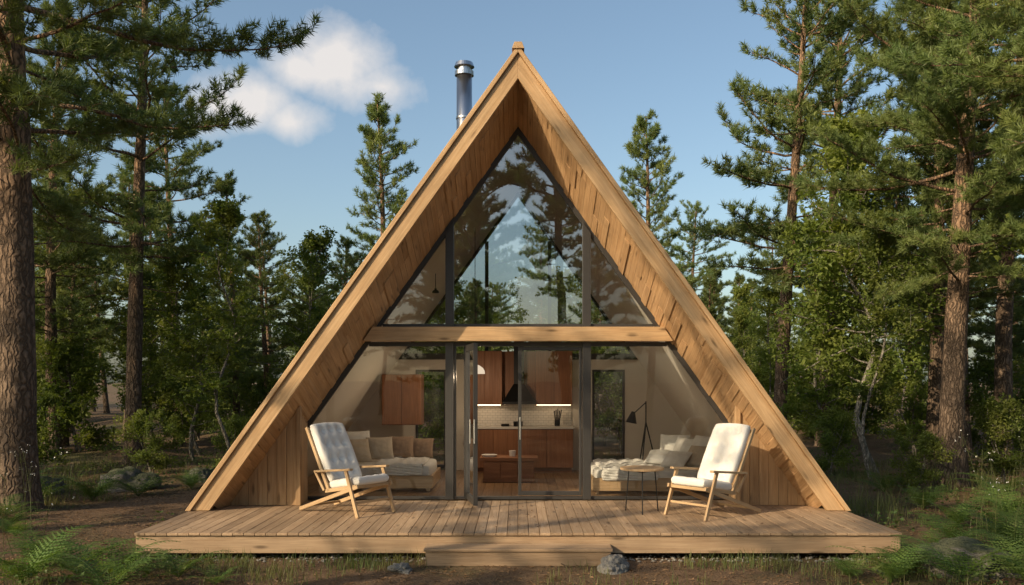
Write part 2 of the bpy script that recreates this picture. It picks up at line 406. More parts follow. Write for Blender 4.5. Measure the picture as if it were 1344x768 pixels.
for x in (-1.01,1.01):
    mb.box(x-.06,x+.06,13.10,13.22,DZ+.013,2.655); mb.hexa([(x-.06,13.1,2.875),(x+.06,13.1,2.875),(x+.06,13.22,2.875),(x-.06,13.22,2.875),(x-.06,13.1,hz(x-.06)+.05),(x+.06,13.1,hz(x+.06)+.05),(x+.06,13.22,hz(x+.06)+.05),(x-.06,13.22,hz(x-.06)+.05)])
for a,b in ((-3.14,-1.073),(-.947,.947),(1.073,3.14)):
    mb.box(a,b,13.145,13.212,DZ+.012,DZ+.055)
for a,b in ((-2.2,-1.073),(-.947,.947),(1.073,2.2)):
    mb.box(a,b,13.145,13.212,2.59,2.654); mb.box(max(a,-2),min(b,2),13.145,13.212,2.872,2.92)
mb.box(-.945,-.915,13.147,13.21,.376,2.589); mb.box(-.80,-.765,13.147,13.21,.376,2.589); 
mb.box(.0,.05,13.15,13.2,.39,2.585); mb.box(.90,.94,13.15,13.2,.39,2.585); mb.box(.051,.899,13.152,13.198,.39,.45); mb.box(.051,.899,13.152,13.198,2.53,2.585)
mb.obj('window_frames',M_frame,cab,.003)
mb=MB()
mb.hexa([(-2.26,12.97,2.66),(2.26,12.97,2.66),(2.26,13.14,2.66),(-2.26,13.14,2.66),(-2.12,12.97,2.868),(2.12,12.97,2.868),(2.12,13.14,2.868),(-2.12,13.14,2.868)],rnd=.8,g=(1,0,0))
mb.obj('tie_beam',M_fascia,cab,.006)
dl=MB(); p0=np.array((-.75,13.13)); p1=np.array((-.585,12.27)); dv=p1-p0
def lp(t,z): q=p0+dv*t; return (q[0],q[1],z)
nv=(dv[1],-dv[0],0)
for t in (.035,.965): dl.bar(lp(t,.36),lp(t,2.6),.05,.06,up=nv)
for z in (.40,2.56): dl.bar(lp(.075,z),lp(.925,z),.046,.09)
dl.obj('open_door_frame',M_frame,cab,.002)
gl=MB(); q=[lp(.06,.43),lp(.94,.43),lp(.94,2.53),lp(.06,2.53)]; gl.add(q,[(0,1,2,3)])
gu=MB()
yg=13.18
def pane(pts,m=None): (m or gl).add([(x,yg,z) for x,z in pts],[tuple(range(len(pts)))])
pane([(-.95,2.9),(.95,2.9),(.95,hz(.95)+.05),(0,zin+.05),(-.95,hz(.95)+.05)],gu)
for s in (-1,1):
    pane([(s*1.07,2.9),(s*1.07,hz(1.07)+.05),(s*(zin+.05-2.9)/TAN,2.9)],gl)
    xl=3.14; pane([(s*1.07,.37),(s*xl,.37),(s*xl,hz(xl)+.05),(s*(zin+.05-2.6)/TAN,2.6),(s*1.07,2.6)])
pane([(.05,.45),(.90,.45),(.90,2.53),(.05,2.53)])
pane([(-.92,.37),(-.8,.37),(-.8,2.59),(-.92,2.59)])
def paneb(pts): gl.add([(x,17.6,z) for x,z in pts],[tuple(range(len(pts)))])
paneb([(-2.2,2.6),(2.2,2.6),(0,5.75)])
for a,b in ((-2.02,-1.42),(1.46,2.1)): paneb([(a,.4),(b,.4),(b,2.3),(a,2.3)])
gl.obj('glass_panes',M_glass,cab); gu.obj('gable_glass',M_glass_up,cab)
mb=MB()
for (x,y) in ((-.60,12.26),(-.66,12.3),(.03,13.12)):
    mb.cyl((x,y-.04,1.22),(x,y-.04,1.55),.011,n=8); mb.cyl((x,y-.04,1.25),(x,y+.03,1.25),.008,n=6); mb.cyl((x,y-.04,1.52),(x,y+.03,1.52),.008,n=6)
mb.obj('door_handles',M_steel,cab)
mb=MB(); yp=12.6; za=zf0+(zb0-zf0)*(yp-yA)/(yB-yA)+.02
for s in (-1,1):
    x=3.14
    while x<4.05:
        x2=min(x+.135,4.06); y0=yp+random.uniform(0,.008)
        z1=za-TAN*x; z2=max(za-TAN*(x2-.004),DZ+.01)
        mb.hexa([(s*x,y0,DZ+.003),(s*(x2-.004),y0,DZ+.003),(s*(x2-.004),y0+.03,DZ+.003),(s*x,y0+.03,DZ+.003),(s*x,y0,z1),(s*(x2-.004),y0,z2),(s*(x2-.004),y0+.03,z2),(s*x,y0+.03,z1)],g=(0,0,1))
        x=x2
    zt=za-TAN*3.1
    mb.hexa([(s*3.07,12.57,DZ+.002),(s*3.137,12.57,DZ+.002),(s*3.137,12.66,DZ+.002),(s*3.07,12.66,DZ+.002),(s*3.07,12.57,zt+.04),(s*3.137,12.57,zt-.03),(s*3.137,12.66,zt-.05),(s*3.07,12.66,zt+.01)],g=(0,0,1))
    for k in range(4):
        y0=12.665+k*.118; zt2=zf0+(zb0-zf0)*(y0+.06-yA)-TAN*3.11
        mb.box(*(sorted((s*3.10,s*3.13))),y0,y0+.113,DZ+.002,zt2,g=(0,0,1))
mb.obj('side_panels',M_panel,cab,.003)
ch=MB(); cx,cyy=-.93,15.4
ch.cyl((cx,cyy,4.9),(cx,cyy,7.35),.135,n=28,smooth=True); ch.cyl((cx,cyy,7.35),(cx,cyy,7.42),.165,n=28); ch.cyl((cx,cyy,7.42),(cx,cyy,7.50),.115,n=28); ch.cyl((cx,cyy,7.50),(cx,cyy,7.57),.175,.15,n=28); ch.cyl((cx,cyy,6.6),(cx,cyy,6.63),.145,n=28)
ch.cyl((cx,cyy,5.2),(cx,cyy,5.5),.24,.15,n=28)
ch.obj('chimney_pipe',M_steel,cab)
mb=MB(); x=-3.85
while x<3.85:
    mb.box(x,x+.146,13.22,17.62,.26,DZ+.005,g=(0,1,0)); x+=.15
mb.obj('interior_floor',M_floor,cab)
mb=MB(); y0,y1=17.58,17.7
hb=lambda z:(5.85-z)/TAN
for s,a,b in ((-1,1.42,2.02),(1,1.46,2.1)):
    mb.hexa([(s*b,y0,.3),(s*hb(.3),y0,.3),(s*hb(.3),y1,.3),(s*b,y1,.3),(s*b,y0,2.5),(s*hb(2.5),y0,2.5),(s*hb(2.5),y1,2.5),(s*b,y1,2.5)])
    mb.box(*sorted((s*a,s*b)),y0+.002,y1,2.3,2.5)
mb.box(-1.42,1.46,y0,y1,.3,2.5)
mb.obj('rear_wall',M_plaster,cab)
mb=MB()
mb.box(-2.38,2.38,17.55,17.72,2.5,2.62)
edge(mb,17.56,17.66,5.84,.12,2.62)
for x in (-.62,.62): mb.box(x-.035,x+.035,17.57,17.65,2.62,5.7-TAN*.62)
for a,b in ((-2.02,-1.42),(1.46,2.1)):
    mb.box(a,a+.04,17.565,17.66,.36,2.3); mb.box(b-.04,b,17.565,17.66,.36,2.3); mb.box(a+.04,b-.04,17.565,17.66,2.26,2.3); mb.box(a+.04,b-.04,17.565,17.66,.36,.42)
mb.obj('rear_frames',M_frame,cab)
# ------------------------------------------------------------------ kitchen
kit=empty('kitchen_unit')
mb=MB()
def doors(mb,x0,x1,y,z0,z1,n):
    w=(x1-x0)/n
    mb.box(x0,x1,y+.02,17.57,z0,z1,rnd=.2)
    for i in range(n): mb.box(x0+i*w+.004,x0+(i+1)*w-.004,y,y+.019,z0+.004,z1-.004,g=(0,0,1))
doors(mb,-.98,-.31,17.22,1.62,2.66,2); doors(mb,.34,1.05,17.22,1.62,2.66,2)
doors(mb,-.98,1.05,17.0,.42,1.16,4); mb.box(-.96,1.03,17.08,17.5,DZ+.006,.415,rnd=0)
mb.obj('cabinets',M_cab,kit,.003)
mb=MB(); mb.box(-1.0,1.07,16.97,17.575,1.162,1.205); mb.obj('worktop',M_counter,kit,.004)
mb=MB(); mb.box(-.98,1.05,17.555,17.577,1.207,1.66); mb.obj('backsplash',M_tile,kit)
mb=MB(); mb.box(-.31,.34,17.50,17.576,1.662,2.66,rnd=.4); mb.obj('wood_backing',M_cab,kit)
mb=MB(); mb.hexa([(-.3,17.1,1.68),(.33,17.1,1.68),(.33,17.49,1.68),(-.3,17.49,1.68),(-.09,17.32,2.02),(.12,17.32,2.02),(.12,17.49,2.02),(-.09,17.49,2.02)]); mb.box(-.085,.115,17.34,17.49,2.02,3.1); mb.box(-.3,.33,17.1,17.49,1.63,1.678)
mb.cyl((.0,17.2,1.206),(.0,17.2,1.30),.09,n=16); mb.cyl((-.25,17.25,1.206),(-.25,17.25,1.25),.08,n=16)
for k in range(5): mb.cyl((.72+.02*k,17.3,1.3),(.70+.035*k,17.28,1.5+.02*(k%3)),.012,n=6)
mb.cyl((.76,17.3,1.206),(.76,17.3,1.33),.055,n=14)
mb.obj('range_hood',M_black,kit)
mb=MB(); mb.box(-.95,-.34,17.3,17.34,1.605,1.618); mb.box(.36,1.02,17.3,17.34,1.605,1.618); mb.obj('cabinet_lights',M_strip,kit)
mb=MB(); mb.box(-.66,.34,15.3,15.9,.70,.76,rnd=.7); mb.box(-.6,.28,15.35,15.85,DZ+.01,.70,rnd=.3)
for k in range(3): mb.box(-.59+.29*k,-.59+.29*k+.28,15.33,15.349,.40,.68,g=(1,0,0))
mb.obj('wooden_chest',M_cab,None,.004)
mb=MB(); mb.cyl((-.5,15.5,.762),(-.5,15.5,.80),.11,.14,n=20); mb.cyl((-.1,15.6,.762),(-.1,15.6,.86),.05,.06,n=16); mb.obj('serving_bowls',M_fabric,None)
mb=MB(); mb.box(-2.5,-1.78,16.35,16.85,1.27,2.2,rnd=.4)
for k in range(2): mb.box(-2.495+.36*k,-2.145+.36*k,16.33,16.349,1.28,2.19,g=(0,0,1))
mb.bar((-2.14,16.6,2.2),(-2.14,16.6,2.72),.3,.05); mb.obj('wall_cabinet',M_cab,None,.004)
def pendant(x,y,z,r,top,mat,watt=0):
    e=empty('pendant_lamp',(x,y,z)); mb=MB()
    prof=[(r,0),(r*.97,r*.3),(r*.8,r*.6),(r*.45,r*.85),(r*.12,r*.98)]
    n=24; v=[];f=[]
    for a,h in prof:
        for i in range(n): v.append((a*math.cos(i*2*math.pi/n),a*math.sin(i*2*math.pi/n),h))
    for k in range(4):
        for i in range(n): f.append((k*n+i,k*n+(i+1)%n,(k+1)*n+(i+1)%n,(k+1)*n+i))
    mb.add(v,f,smooth=True); mb.obj('shade',mat,e)
    c=MB(); c.cyl((0,0,r*.95),(0,0,top-z),.006,n=6); c.cyl((0,0,r*.9),(0,0,r*1.25),.02,n=10); c.obj('cord',M_black,e)
    if watt:
        l=D.lights.new('bulb','POINT'); l.energy=watt; l.color=(1,.74,.48); l.shadow_soft_size=.05; lo=D.objects.new('bulb',l); lo.location=(0,0,-.03); link(lo,e)
pendant(-.74,15.3,2.2,.17,4.7,M_shade,46)
pendant(-1.38,14.9,3.55,.06,3.9,M_black,0)
def cushion(w,d,h,p=8,e=.45,n=22,dimp=None,sag=0,wr=0,pinch=0,conform=None):
    u=np.sin(np.linspace(-1,1,n)*math.pi/2); U,Vv=np.meshgrid(u,u)
    t=h/2*((1-np.abs(U)**p)*(1-np.abs(Vv)**p)).clip(0)**e
    t2=t.copy()
    if dimp:
        for (a,b) in dimp: g=np.exp(-(((U-a)*w/2)**2+((Vv-b)*d/2)**2)/.045**2); t2=t2-g*h*.42
    if wr: t2=t2+wr*(np.sin(U*9+Vv*5)*np.cos(Vv*7-U*3)+.6*np.sin(U*21-Vv*13+2)*np.cos(Vv*17))*(t/(h/2))
    kx=1-.05*(np.abs(U)*np.abs(Vv))**2-pinch*(1-Vv**2); ky=1-.05*(np.abs(U)*np.abs(Vv))**2-pinch*(1-U**2)
    top=np.stack([U*w/2*kx,Vv*d/2*ky,t2+sag*(U**2+Vv**2)],-1).reshape(-1,3); bot=np.stack([U*w/2*kx,Vv*d/2*ky,-t+sag*(U**2+Vv**2)-.0005],-1).reshape(-1,3)
    i=(np.arange(n-1)[:,None]*n+np.arange(n-1)[None]).ravel()
    F=np.stack([i,i+1,i+n+1,i+n],1)
    F=np.concatenate([F,F[:,::-1]+n*n])
    return np.concatenate([top,bot]),F
def softobj(name,mat,parent,loc,rot_,**k):
    V,F=cushion(**k); mb=MB(); mb.add(V,[tuple(f) for f in F],smooth=True,rnd=.5)
    me=mb.obj(name,mat,parent); me.location=loc; me.rotation_euler=rot_; return me
def bed(name,x0,x1,y0,y1,zt,pillows,throw,tx,tw):
    e=empty(name,((x0+x1)/2,(y0+y1)/2,0)); cx=(x0+x1)/2; cy=(y0+y1)/2; w=x1-x0; d=y1-y0
    mb=MB(); mb.box(-w/2,w/2,-d/2,-d/2+.04,.38,.58,rnd=.8); mb.box(-w/2,w/2,d/2-.04,d/2,.38,.58,rnd=.8)
    mb.box(-w/2,-w/2+.04,-d/2+.04,d/2-.04,.38,.58,rnd=.6); mb.box(w/2-.04,w/2,-d/2+.04,d/2-.04,.38,.58,rnd=.6)
    mb.box(-w/2+.05,w/2-.05,-d/2+.05,d/2-.05,.44,.50)
    for a in (-1,1):
        for b in (-1,1): mb.box(a*(w/2-.08)-.03,a*(w/2-.08)+.03,b*(d/2-.08)-.03,b*(d/2-.08)+.03,DZ+.006,.38,g=(0,0,1))
    mb.obj('frame',M_chair,e,.005)
    softobj('mattress',M_linen,e,(0,0,.5+(zt-.5)/2),(0,0,0),w=w-.04,d=d-.04,h=zt-.5,p=30,e=.3,wr=.004,n=40)
    softobj('throw',throw,e,(tx,-.02,zt+.012),(0,0,.02),w=tw,d=d+.02,h=.05,p=24,e=.3,wr=.013,n=60)
    softobj('blanket_drape',throw,e,(tx,-d/2-.018,zt-.07),(rad(90),0,0),w=tw*.98,d=.17,h=.035,p=14,e=.4,wr=.013,n=40)
    for i,(px,py,pz,rx,ry,rz,s,m) in enumerate(pillows):
        softobj('pillow_%d'%(i+1),m,e,(px-cx,py-cy,pz),(rad(rx),rad(ry),rad(rz)),w=.52*s,d=.46*s,h=.19*s,p=2.6,e=.6,wr=.006,pinch=.10)
bed('day_bed',-2.95,-1.35,14.1,15.5,.74,[(-2.62,14.45,.95,62,0,30,.95,M_fabric2),(-2.3,14.85,.96,66,0,20,.9,M_fabric2),(-2.0,15.2,.95,70,0,5,.9,M_fabric3),(-2.7,14.95,1.02,72,0,35,1.05,M_linen),(-1.65,15.3,.93,70,0,-5,.8,M_fabric3)],M_linen,.25,.8)
bed('bed',1.15,3.1,13.75,15.4,.70,[(2.5,14.1,.84,35,0,-40,.85,M_linen),(2.85,14.15,.88,50,0,-50,.95,M_fabric2),(2.3,14.55,.84,30,0,-30,.85,M_linen),(2.75,14.65,.93,62,0,-50,1.05,M_linen),(2.95,14.35,.98,70,0,-65,1.05,M_linen),(2.65,15.15,.95,68,0,-25,1.05,M_linen)],M_linen,-.40,.9)
e=empty('tripod_lamp',(2.25,15.7,0)); mb=MB()
for a in (0,2.1,4.2): mb.cyl((0,0,1.35),(.25*math.cos(a),.25*math.sin(a),DZ+.01),.012,n=8)
mb.cyl((0,0,1.3),(0,0,1.72),.012,n=8); mb.cyl((0,0,1.70),(-.22,0,1.5),.010,n=8); mb.cyl((-.22,0,1.54),(-.26,0,1.34),.03,.10,n=18); mb.obj('stand',M_black,e)
# ------------------------------------------------------------------ deck
mb=MB(); x=-4.45; yd0=10.35
while x<4.4:
    x2=x+.1271; z=DZ-random.uniform(0,.003)
    mb.box(x+.003,x2-.003,yd0-.03,13.135,z-.03,z,g=(0,1,0)); x=x2
mb.box(-4.44,4.44,yd0,yd0+.045,.08,.287,rnd=.55,g=(1,0,0))
for s in (-1,1): mb.box(*sorted((s*4.40,s*4.44)),yd0+.05,13.1,.08,.287,rnd=.5,g=(0,1,0))
for k in range(12): mb.box(-4.2+k*.76,-4.15+k*.76,yd0+.05,13.1,.10,.283,g=(0,1,0))
mb.obj('wooden_deck',M_deck,None,.003)
mb=MB(); 
for k in range(3): mb.box(-1.06,1.06,9.98+k*.118,9.98+k*.118+.113,.165,.195,g=(1,0,0))
mb.box(-1.04,1.04,10.0,10.03,.0,.163,g=(1,0,0)); mb.box(-1.04,-1.0,10.031,10.32,.0,.163); mb.box(1.0,1.04,10.031,10.32,.0,.163)
mb.obj('deck_step',M_deck,None,.004)
# ------------------------------------------------------------------ lounge chairs
def chair(loc,ang):
    e=empty('lounge_chair',loc,ang); mb=MB()
    W=.31
    for s in (-1,1):
        y=s*W
        mb.bar((-.62,y,.025),(.50,y,.40),.03,.05)
        mb.bar((.52,y*1.08,.0),(.30,y*1.08,.60),.03,.05)
        mb.bar((.40,y*1.08,.615),(-.28,y*1.08,.555),.065,.028)
        mb.bar((-.05,y*.97,.30),(-.50,y*.97,1.13),.028,.045)
        mb.bar((.45,y*.97,.395),(-.12,y*.97,.30),.028,.05)
        mb.bar((-.12,y*1.04,.31),(-.28,y*1.08,.55),.03,.035)
    mb.bar((.44,-W,.385),(.44,W,.385),.04,.04); mb.bar((.44,-W,.18),(.44,W,.18),.03,.03); mb.bar((-.5,-W,.07),(-.5,W,.07),.03,.03)
    for t in (.05,.28,.5,.72,.96): mb.bar((-.06-.44*t,-W,.34+.78*t),(-.06-.44*t,W,.34+.78*t),.02,.05)
    for t in (.15,.4,.65,.9): mb.bar((-.1+.55*t,-W,.315+.09*t),(-.1+.55*t,W,.315+.09*t),.05,.018)
    mb.obj('frame',M_chair,e,.004)
    d=[(a,b) for a in (-.72,-.25,.25,.72) for b in (-.5,0,.5)]
    th=math.atan2(.80,-.44)
    softobj('back_cushion',M_fabric,e,(-.245,0,.795),(math.pi,-th,0),w=.88,d=.58,h=.12,p=14,e=.4,n=48,dimp=d,wr=.003)
    softobj('seat_cushion',M_fabric,e,(.20,0,.425),(0,-rad(9),0),w=.60,d=.58,h=.12,p=14,e=.4,n=40,dimp=[(a,b) for a in (-.5,.1,.6) for b in (-.5,0,.5)],wr=.003)
    return e
chair((-2.28,12.0,DZ),rad(-36)); chair((2.55,11.75,DZ),rad(180+38))
e=empty('side_table',(1.66,11.95,DZ)); mb=MB(); mb.cyl((0,0,.57),(0,0,.60),.29,n=40,rnd=.7); mb.obj('top',M_chair,e,.005)
mb=MB()
for a in (.4,2.5,4.6):
    mb.cyl((.2*math.cos(a),.2*math.sin(a),.57),(.25*math.cos(a),.25*math.sin(a),0),.008,n=8); mb.cyl((.2*math.cos(a),.2*math.sin(a),.55),(.2*math.cos(a+2.1),.2*math.sin(a+2.1),.55),.006,n=6)
mb.obj('legs',M_black,e)
# ------------------------------------------------------------------ rocks
def rock(name,x,y,sx,sy,sz,seed,mat):
    import bmesh
    from mathutils import noise as mn
    bm=bmesh.new(); bmesh.ops.create_icosphere(bm,subdivisions=5,radius=1)
    for v in bm.verts:
        n=mn.noise(v.co*1.1+Vector((seed,0,0)))*.5+abs(mn.noise(v.co*2.3+Vector((0,seed,0))))*.3+mn.noise(v.co*7+Vector((0,seed,0)))*.06+mn.noise(v.co*18+Vector((0,seed,0)))*.02
        v.co*=1+n
    me=D.meshes.new(name); bm.to_mesh(me); bm.free(); me.materials.append(mat)
    for p in me.polygons:p.use_smooth=True
    o=D.objects.new(name,me); o.location=(x,y,G(x,y)+sz*.2); o.scale=(sx,sy,sz); o.rotation_euler=(0,0,seed); link(o)
rock('rock',1.07,9.85,.24,.15,.12,1.3,M_rock); rock('rock',-1.28,9.75,.16,.11,.07,2.1,M_rock)
rock('boulder',-7.6,17.3,.55,.4,.33,3.3,M_moss); rock('boulder',-8.9,16.6,.4,.35,.25,4.2,M_moss); rock('boulder',4.85,9.75,.5,.4,.24,5.5,M_moss); rock('boulder',-6.6,18.5,.35,.3,.2,8,M_moss)
B=Big(); NP=700
P=np.stack([rng.uniform(-4.6,4.6,NP),rng.uniform(10.2,10.6,NP),rng.uniform(0,.02,NP)],1)
o6=np.array([(1,0,0),(0,1,0),(-1,0,0),(0,-1,0),(0,0,.7),(0,0,-.7)],float); f8=np.array([(0,1,4),(1,2,4),(2,3,4),(3,0,4),(1,0,5),(2,1,5),(3,2,5),(0,3,5)])
sz=rng.uniform(.01,.028,(NP,1,1)); V=(P[:,None]+o6[None]*sz*rng.uniform(.7,1.3,(NP,6,1))).reshape(-1,3)
B.addt(V,(np.arange(NP)[:,None,None]*6+f8[None]).reshape(-1,3),0,.5)
link(D.objects.new('gravel',B.mesh('gravel',[M_pebble])))
# ------------------------------------------------------------------ small plants
def fern_mesh(seed,nf=11,L=.75):
    r=np.random.default_rng(seed); B=Big(); V=[];
    for k in range(nf):
        az=k*2.4+r.normal()*.3; l=L*r.uniform(.65,1.1); el=r.uniform(.6,1.2)
        m=20; pts=[np.zeros(3)]; e_=el
        for i in range(m):
            e_-= (el+.35)/m*(.4+1.1*i/m); pts.append(pts[-1]+np.array([math.cos(az)*math.cos(e_),math.sin(az)*math.cos(e_),math.sin(e_)])*l/m)
        pts=np.array(pts); Vt,Ft=tube(pts[::2],np.linspace(.005,.002,len(pts[::2])),3); B.addq(Vt,Ft,0,.3)
        side=np.array([-math.sin(az),math.cos(az),0])
        for i in range(3,m+1):
            t=i/m; pl=l*.27*math.sin(math.pi*min(1,(t-.05)/.97)**.65)**.8*(1-.35*t)+.008
            fw=unit(pts[min(i,m)]-pts[i-1])
            for s in (-1,1):
                d=unit(side*s+fw*.45+UP*(-.10)+r.normal(size=3)*.05); up=np.cross(d,fw)*s; q=unit(np.cross(up,d))
                nl=5; hw=l/m*.40
                for j in range(nl):
                    a=pts[i]+d*pl*j/nl; b=pts[i]+d*pl*(j+1)/nl; w0=hw*(1-j/nl*.85)
                    for s2 in (-1,1): V+=[a,b,a+(b-a)*.75+q*s2*w0]
    V=np.array(V); B.addt(V,np.arange(len(V)).reshape(-1,3),0,np.repeat(r.random(len(V)//30+1),30)[:len(V)])
    return B.mesh('fern',[M_fern])
ferns=[fern_mesh(i,random.choice([9,12])) for i in range(3)]
random.seed(3)
for (x,y,s) in [(-4.25,9.25,1.1),(-3.6,9.45,.75),(-4.75,9.6,1.1),(-5.3,10.0,1.0),(-3.1,9.1,.5),(-4.0,8.7,1.0),(-5.0,9.0,1.2),(-4.4,10.1,.5),(3.85,9.2,.9),(4.2,9.6,.8),(4.6,9.2,1.2),(3.5,9.4,.6),(5.2,9.0,1.1),(5.0,10.4,.9),(5.3,9.7,1.1),(5.9,10.6,1.2),(6.3,11.5,1.2),(7.2,13,1.2),(-7.4,15.5,1.2),(-8.2,15.2,1.3),(-6.9,16.2,1),(-8.9,15.6,1.1),(-6.3,17.2,.9),(-9.5,17,1.2),(6.6,14.5,1),(7.8,14.2,1.2),(8.7,16,1.1),(6.9,16.8,.9),(6.2,12.6,1),(5.6,11.4,.9),(-7.0,12.2,.8),(-7.5,13.0,.9),(-7.9,12.6,.8),(-6.6,11.7,.7)]:
    inst('fern',random.choice(ferns),x,y,s*1.05,z=G(x,y))
def grass_mesh(name,pts,h,w,nb,mat,sp=.09):
    k=len(pts); P=np.repeat(pts,nb,0); n=len(P); P=P+np.stack([rng.normal(size=n)*sp,rng.normal(size=n)*sp,np.zeros(n)],1)
    a=rng.random(n)*6.28; hh=h*(.4+.9*rng.random(n)); ln=hh*rng.uniform(.1,.8,n)
    d=np.stack([np.cos(a),np.sin(a),np.zeros(n)],1); s=np.stack([-np.sin(a),np.cos(a),np.zeros(n)],1)*w/2
    m=P+d*ln[:,None]*.35+UP*hh[:,None]*.6; t=P+d*ln[:,None]+UP*hh[:,None]
    V=np.stack([P-s,P+s,m-s*.7,m+s*.7,t],1).reshape(-1,3); i=np.arange(n)[:,None]*5
    F=np.concatenate([i+np.array([[0,1,3]]),i+np.array([[0,3,2]]),i+np.array([[2,3,4]])])
    B=Big(); B.addt(V,F,0,np.repeat(rng.random(n),5)); return B.mesh(name,[mat])
def scatter(n,x0,x1,y0,y1,keep):
    X=rng.uniform(x0,x1,n);Y=rng.uniform(y0,y1,n); k=keep(X,Y); X=X[k];Y=Y[k]; return np.stack([X,Y,gh(X,Y)],1)
clear=lambda X,Y:~((np.abs(X)<4.75)&(Y>10.2)&(Y<18.6))
path=lambda X,Y:(np.abs(X+6.2-(Y-12.5)*.25)<1.3)&(Y>10.5)
patch=lambda X,Y:(np.sin(X*1.9+Y*.7)+np.sin(Y*1.6-X*.8+2)+rng.normal(size=len(X))*.5)>.6
p=scatter(9000,-14,14,7.6,24,lambda X,Y:clear(X,Y)&patch(X,Y)&~path(X,Y))
p2=scatter(260,-4.6,4.6,9.75,10.25,lambda X,Y:(np.abs(X)>1.2)&(np.sin(X*3.1)>-.2))
link(D.objects.new('grass',grass_mesh('grass',np.concatenate([p,p2]),.14,.007,13,M_grass)))
p=scatter(1100,-13,13,8.3,22,lambda X,Y:clear(X,Y)&(np.abs(X)>4.6)&patch(X,Y)&~path(X,Y))
link(D.objects.new('tall_grass',grass_mesh('tall_grass',p,.5,.008,14,M_grass,.12)))
B=Big(); p=scatter(3000,-15,15,8,26,lambda X,Y:clear(X,Y)&patch(Y,X)&(np.abs(X)>3.5)&~path(X,Y)); c=np.repeat(p,16,0); c=c+rng.normal(size=c.shape)*np.array((.14,.14,.0))+UP*rng.uniform(.03,.3,(len(c),1)); leaves(B,c,.055,0,upb=1.2,asp=.8)
link(D.objects.new('ground_cover_plants',B.mesh('ground_cover_plants',[M_under])))
B=Big(); p=scatter(80000,-14,14,7.2,22,clear); p[:,2]+=.008; leaves(B,p,.045,0,upb=3,asp=.45,fold=.1)
p=scatter(260,-4.3,4.3,10.4,12.9,lambda X,Y:np.abs(X)>-1); p[:,2]=DZ+.006; leaves(B,p,.04,0,upb=3,asp=.4,fold=.1)
link(D.objects.new('leaf_litter',B.mesh('leaf_litter',[M_litter])))
B=Big(); random.seed(21)
for i in range(200):
    x=random.uniform(-9,9); y=random.uniform(8.5,17)
    if abs(x)<4.8 and y>9.9: continue
    a=random.random()*6.28; l=random.uniform(.08,.45); z=G(x,y)+.012
    V,F=tube([(x,y,z),(x+math.cos(a)*l*.5,y+math.sin(a)*l*.5,z+random.uniform(.005,.03)),(x+math.cos(a+.3)*l,y+math.sin(a+.3)*l,z)],[.006,.005,.002],5); B.addq(V,F,0)
link(D.objects.new('fallen_twigs',B.mesh('fallen_twigs',[M_bark])))
def flower_mesh(seed):
    random.seed(seed); B=Big(); T=[]
    for k in range(5):
        a=random.random()*6.28; h=random.uniform(.5,1.15); l=random.uniform(.05,.35); p=np.array((random.gauss(0,.12),random.gauss(0,.12),0)); t=p+np.array((math.cos(a)*l,math.sin(a)*l,h))
        V,F=tube([p,(p+t)/2+np.array((-.03,.02,.05)),t],[.004,.003,.002],3); B.addq(V,F,0)
        for j in range(4):
            q=t+np.array([random.gauss(0,.07),random.gauss(0,.07),random.gauss(0,.06)]); V,F=tube([t-UP*.12,q],[.002,.001],3); B.addq(V,F,0); T.append(q+rng.normal(size=(3,3))*.006)
    leaves(B,np.concatenate(T),.015,1,asp=.9)
    return B.mesh('wildflowers',[M_grass,M_flower])
fm=[flower_mesh(i) for i in range(3)]; random.seed(11)
for (x,y,s) in [(-6.0,10.9,1.1),(-5.6,9.9,1),(5.8,10.8,1.1),(6.5,11.9,1.2)]:
    inst('wildflowers',random.choice(fm),x,y,s,z=G(x,y))
# ------------------------------------------------------------------ trees
pA=pine('pineA',16,.33,4.3,.30,36,.17,.017,.5,1,6,.35,1.3)
pB=pine('pineB',14,.36,3.0,.19,28,.18,.024,.6,2,gap=1.15)
pC=pine('pineC',13,.28,2.5,.17,28,.18,.024,.7,3)
pD=pine('pineD',12,.15,2.7,.16,28,.18,.026,.8,4)
pE=pine('pineE',15,.50,2.9,.20,28,.18,.024,.5,5,10,gap=1.2)
pF=pine('pine_dapple',15,.42,3.0,.20,24,.17,.022,.4,6,8,gap=2.4,dens=.75)  # sparse crown, shaped to break sunlight into dapples
bA=broad('broadA',8,2.0,.22,6,.12,.08,10,44)
bB=broad('broadB',6.5,1.8,.15,6,.12,.06,11,40)
bC=broad('broadC',8,1.3,.28,5,.11,.055,14,34)
bush=[broad('bush%d'%i,2.6,1.3,.05,6,.10,.03,20+i,36,4) for i in range(2)]
random.seed(5)
T=[(pA,-7.9,14,1,.4),(pB,-9.7,22.5,1.05,1),(pE,-13,19.5,1,2),(pB,7.0,24,1.0,.3),(pA,8.4,17.3,.8,2.1),(pA,9.4,12.3,.95,4.0),(pE,11.7,20,1.0,2),(pC,10.2,22,1.0,1),
   (pC,-5.5,35,.98,1),(pC,4.9,35,.97,2),(pD,-9.8,31,.75,.5),(pB,13,26,1,3),(pB,9.6,28,1.1,0),(pC,-13,25,1,4),(pB,-11.3,16.5,.95,5),(pB,12.5,23,1.15,1.2)]
for m,x,y,s,r in T: inst('pine_tree',m,x,y,s,r,G(x,y))
for m,x,y,s in [(bC,-6.35,19.3,.80),(bB,-8.6,24,.9),(bA,8.2,20.6,1.05),(bC,7.3,18.6,.75),(bB,7.6,22.5,.95),(bA,-6.4,26,.8),(bC,11,16.5,1.1)]: inst('birch_tree',m,x,y,s,None,G(x,y))
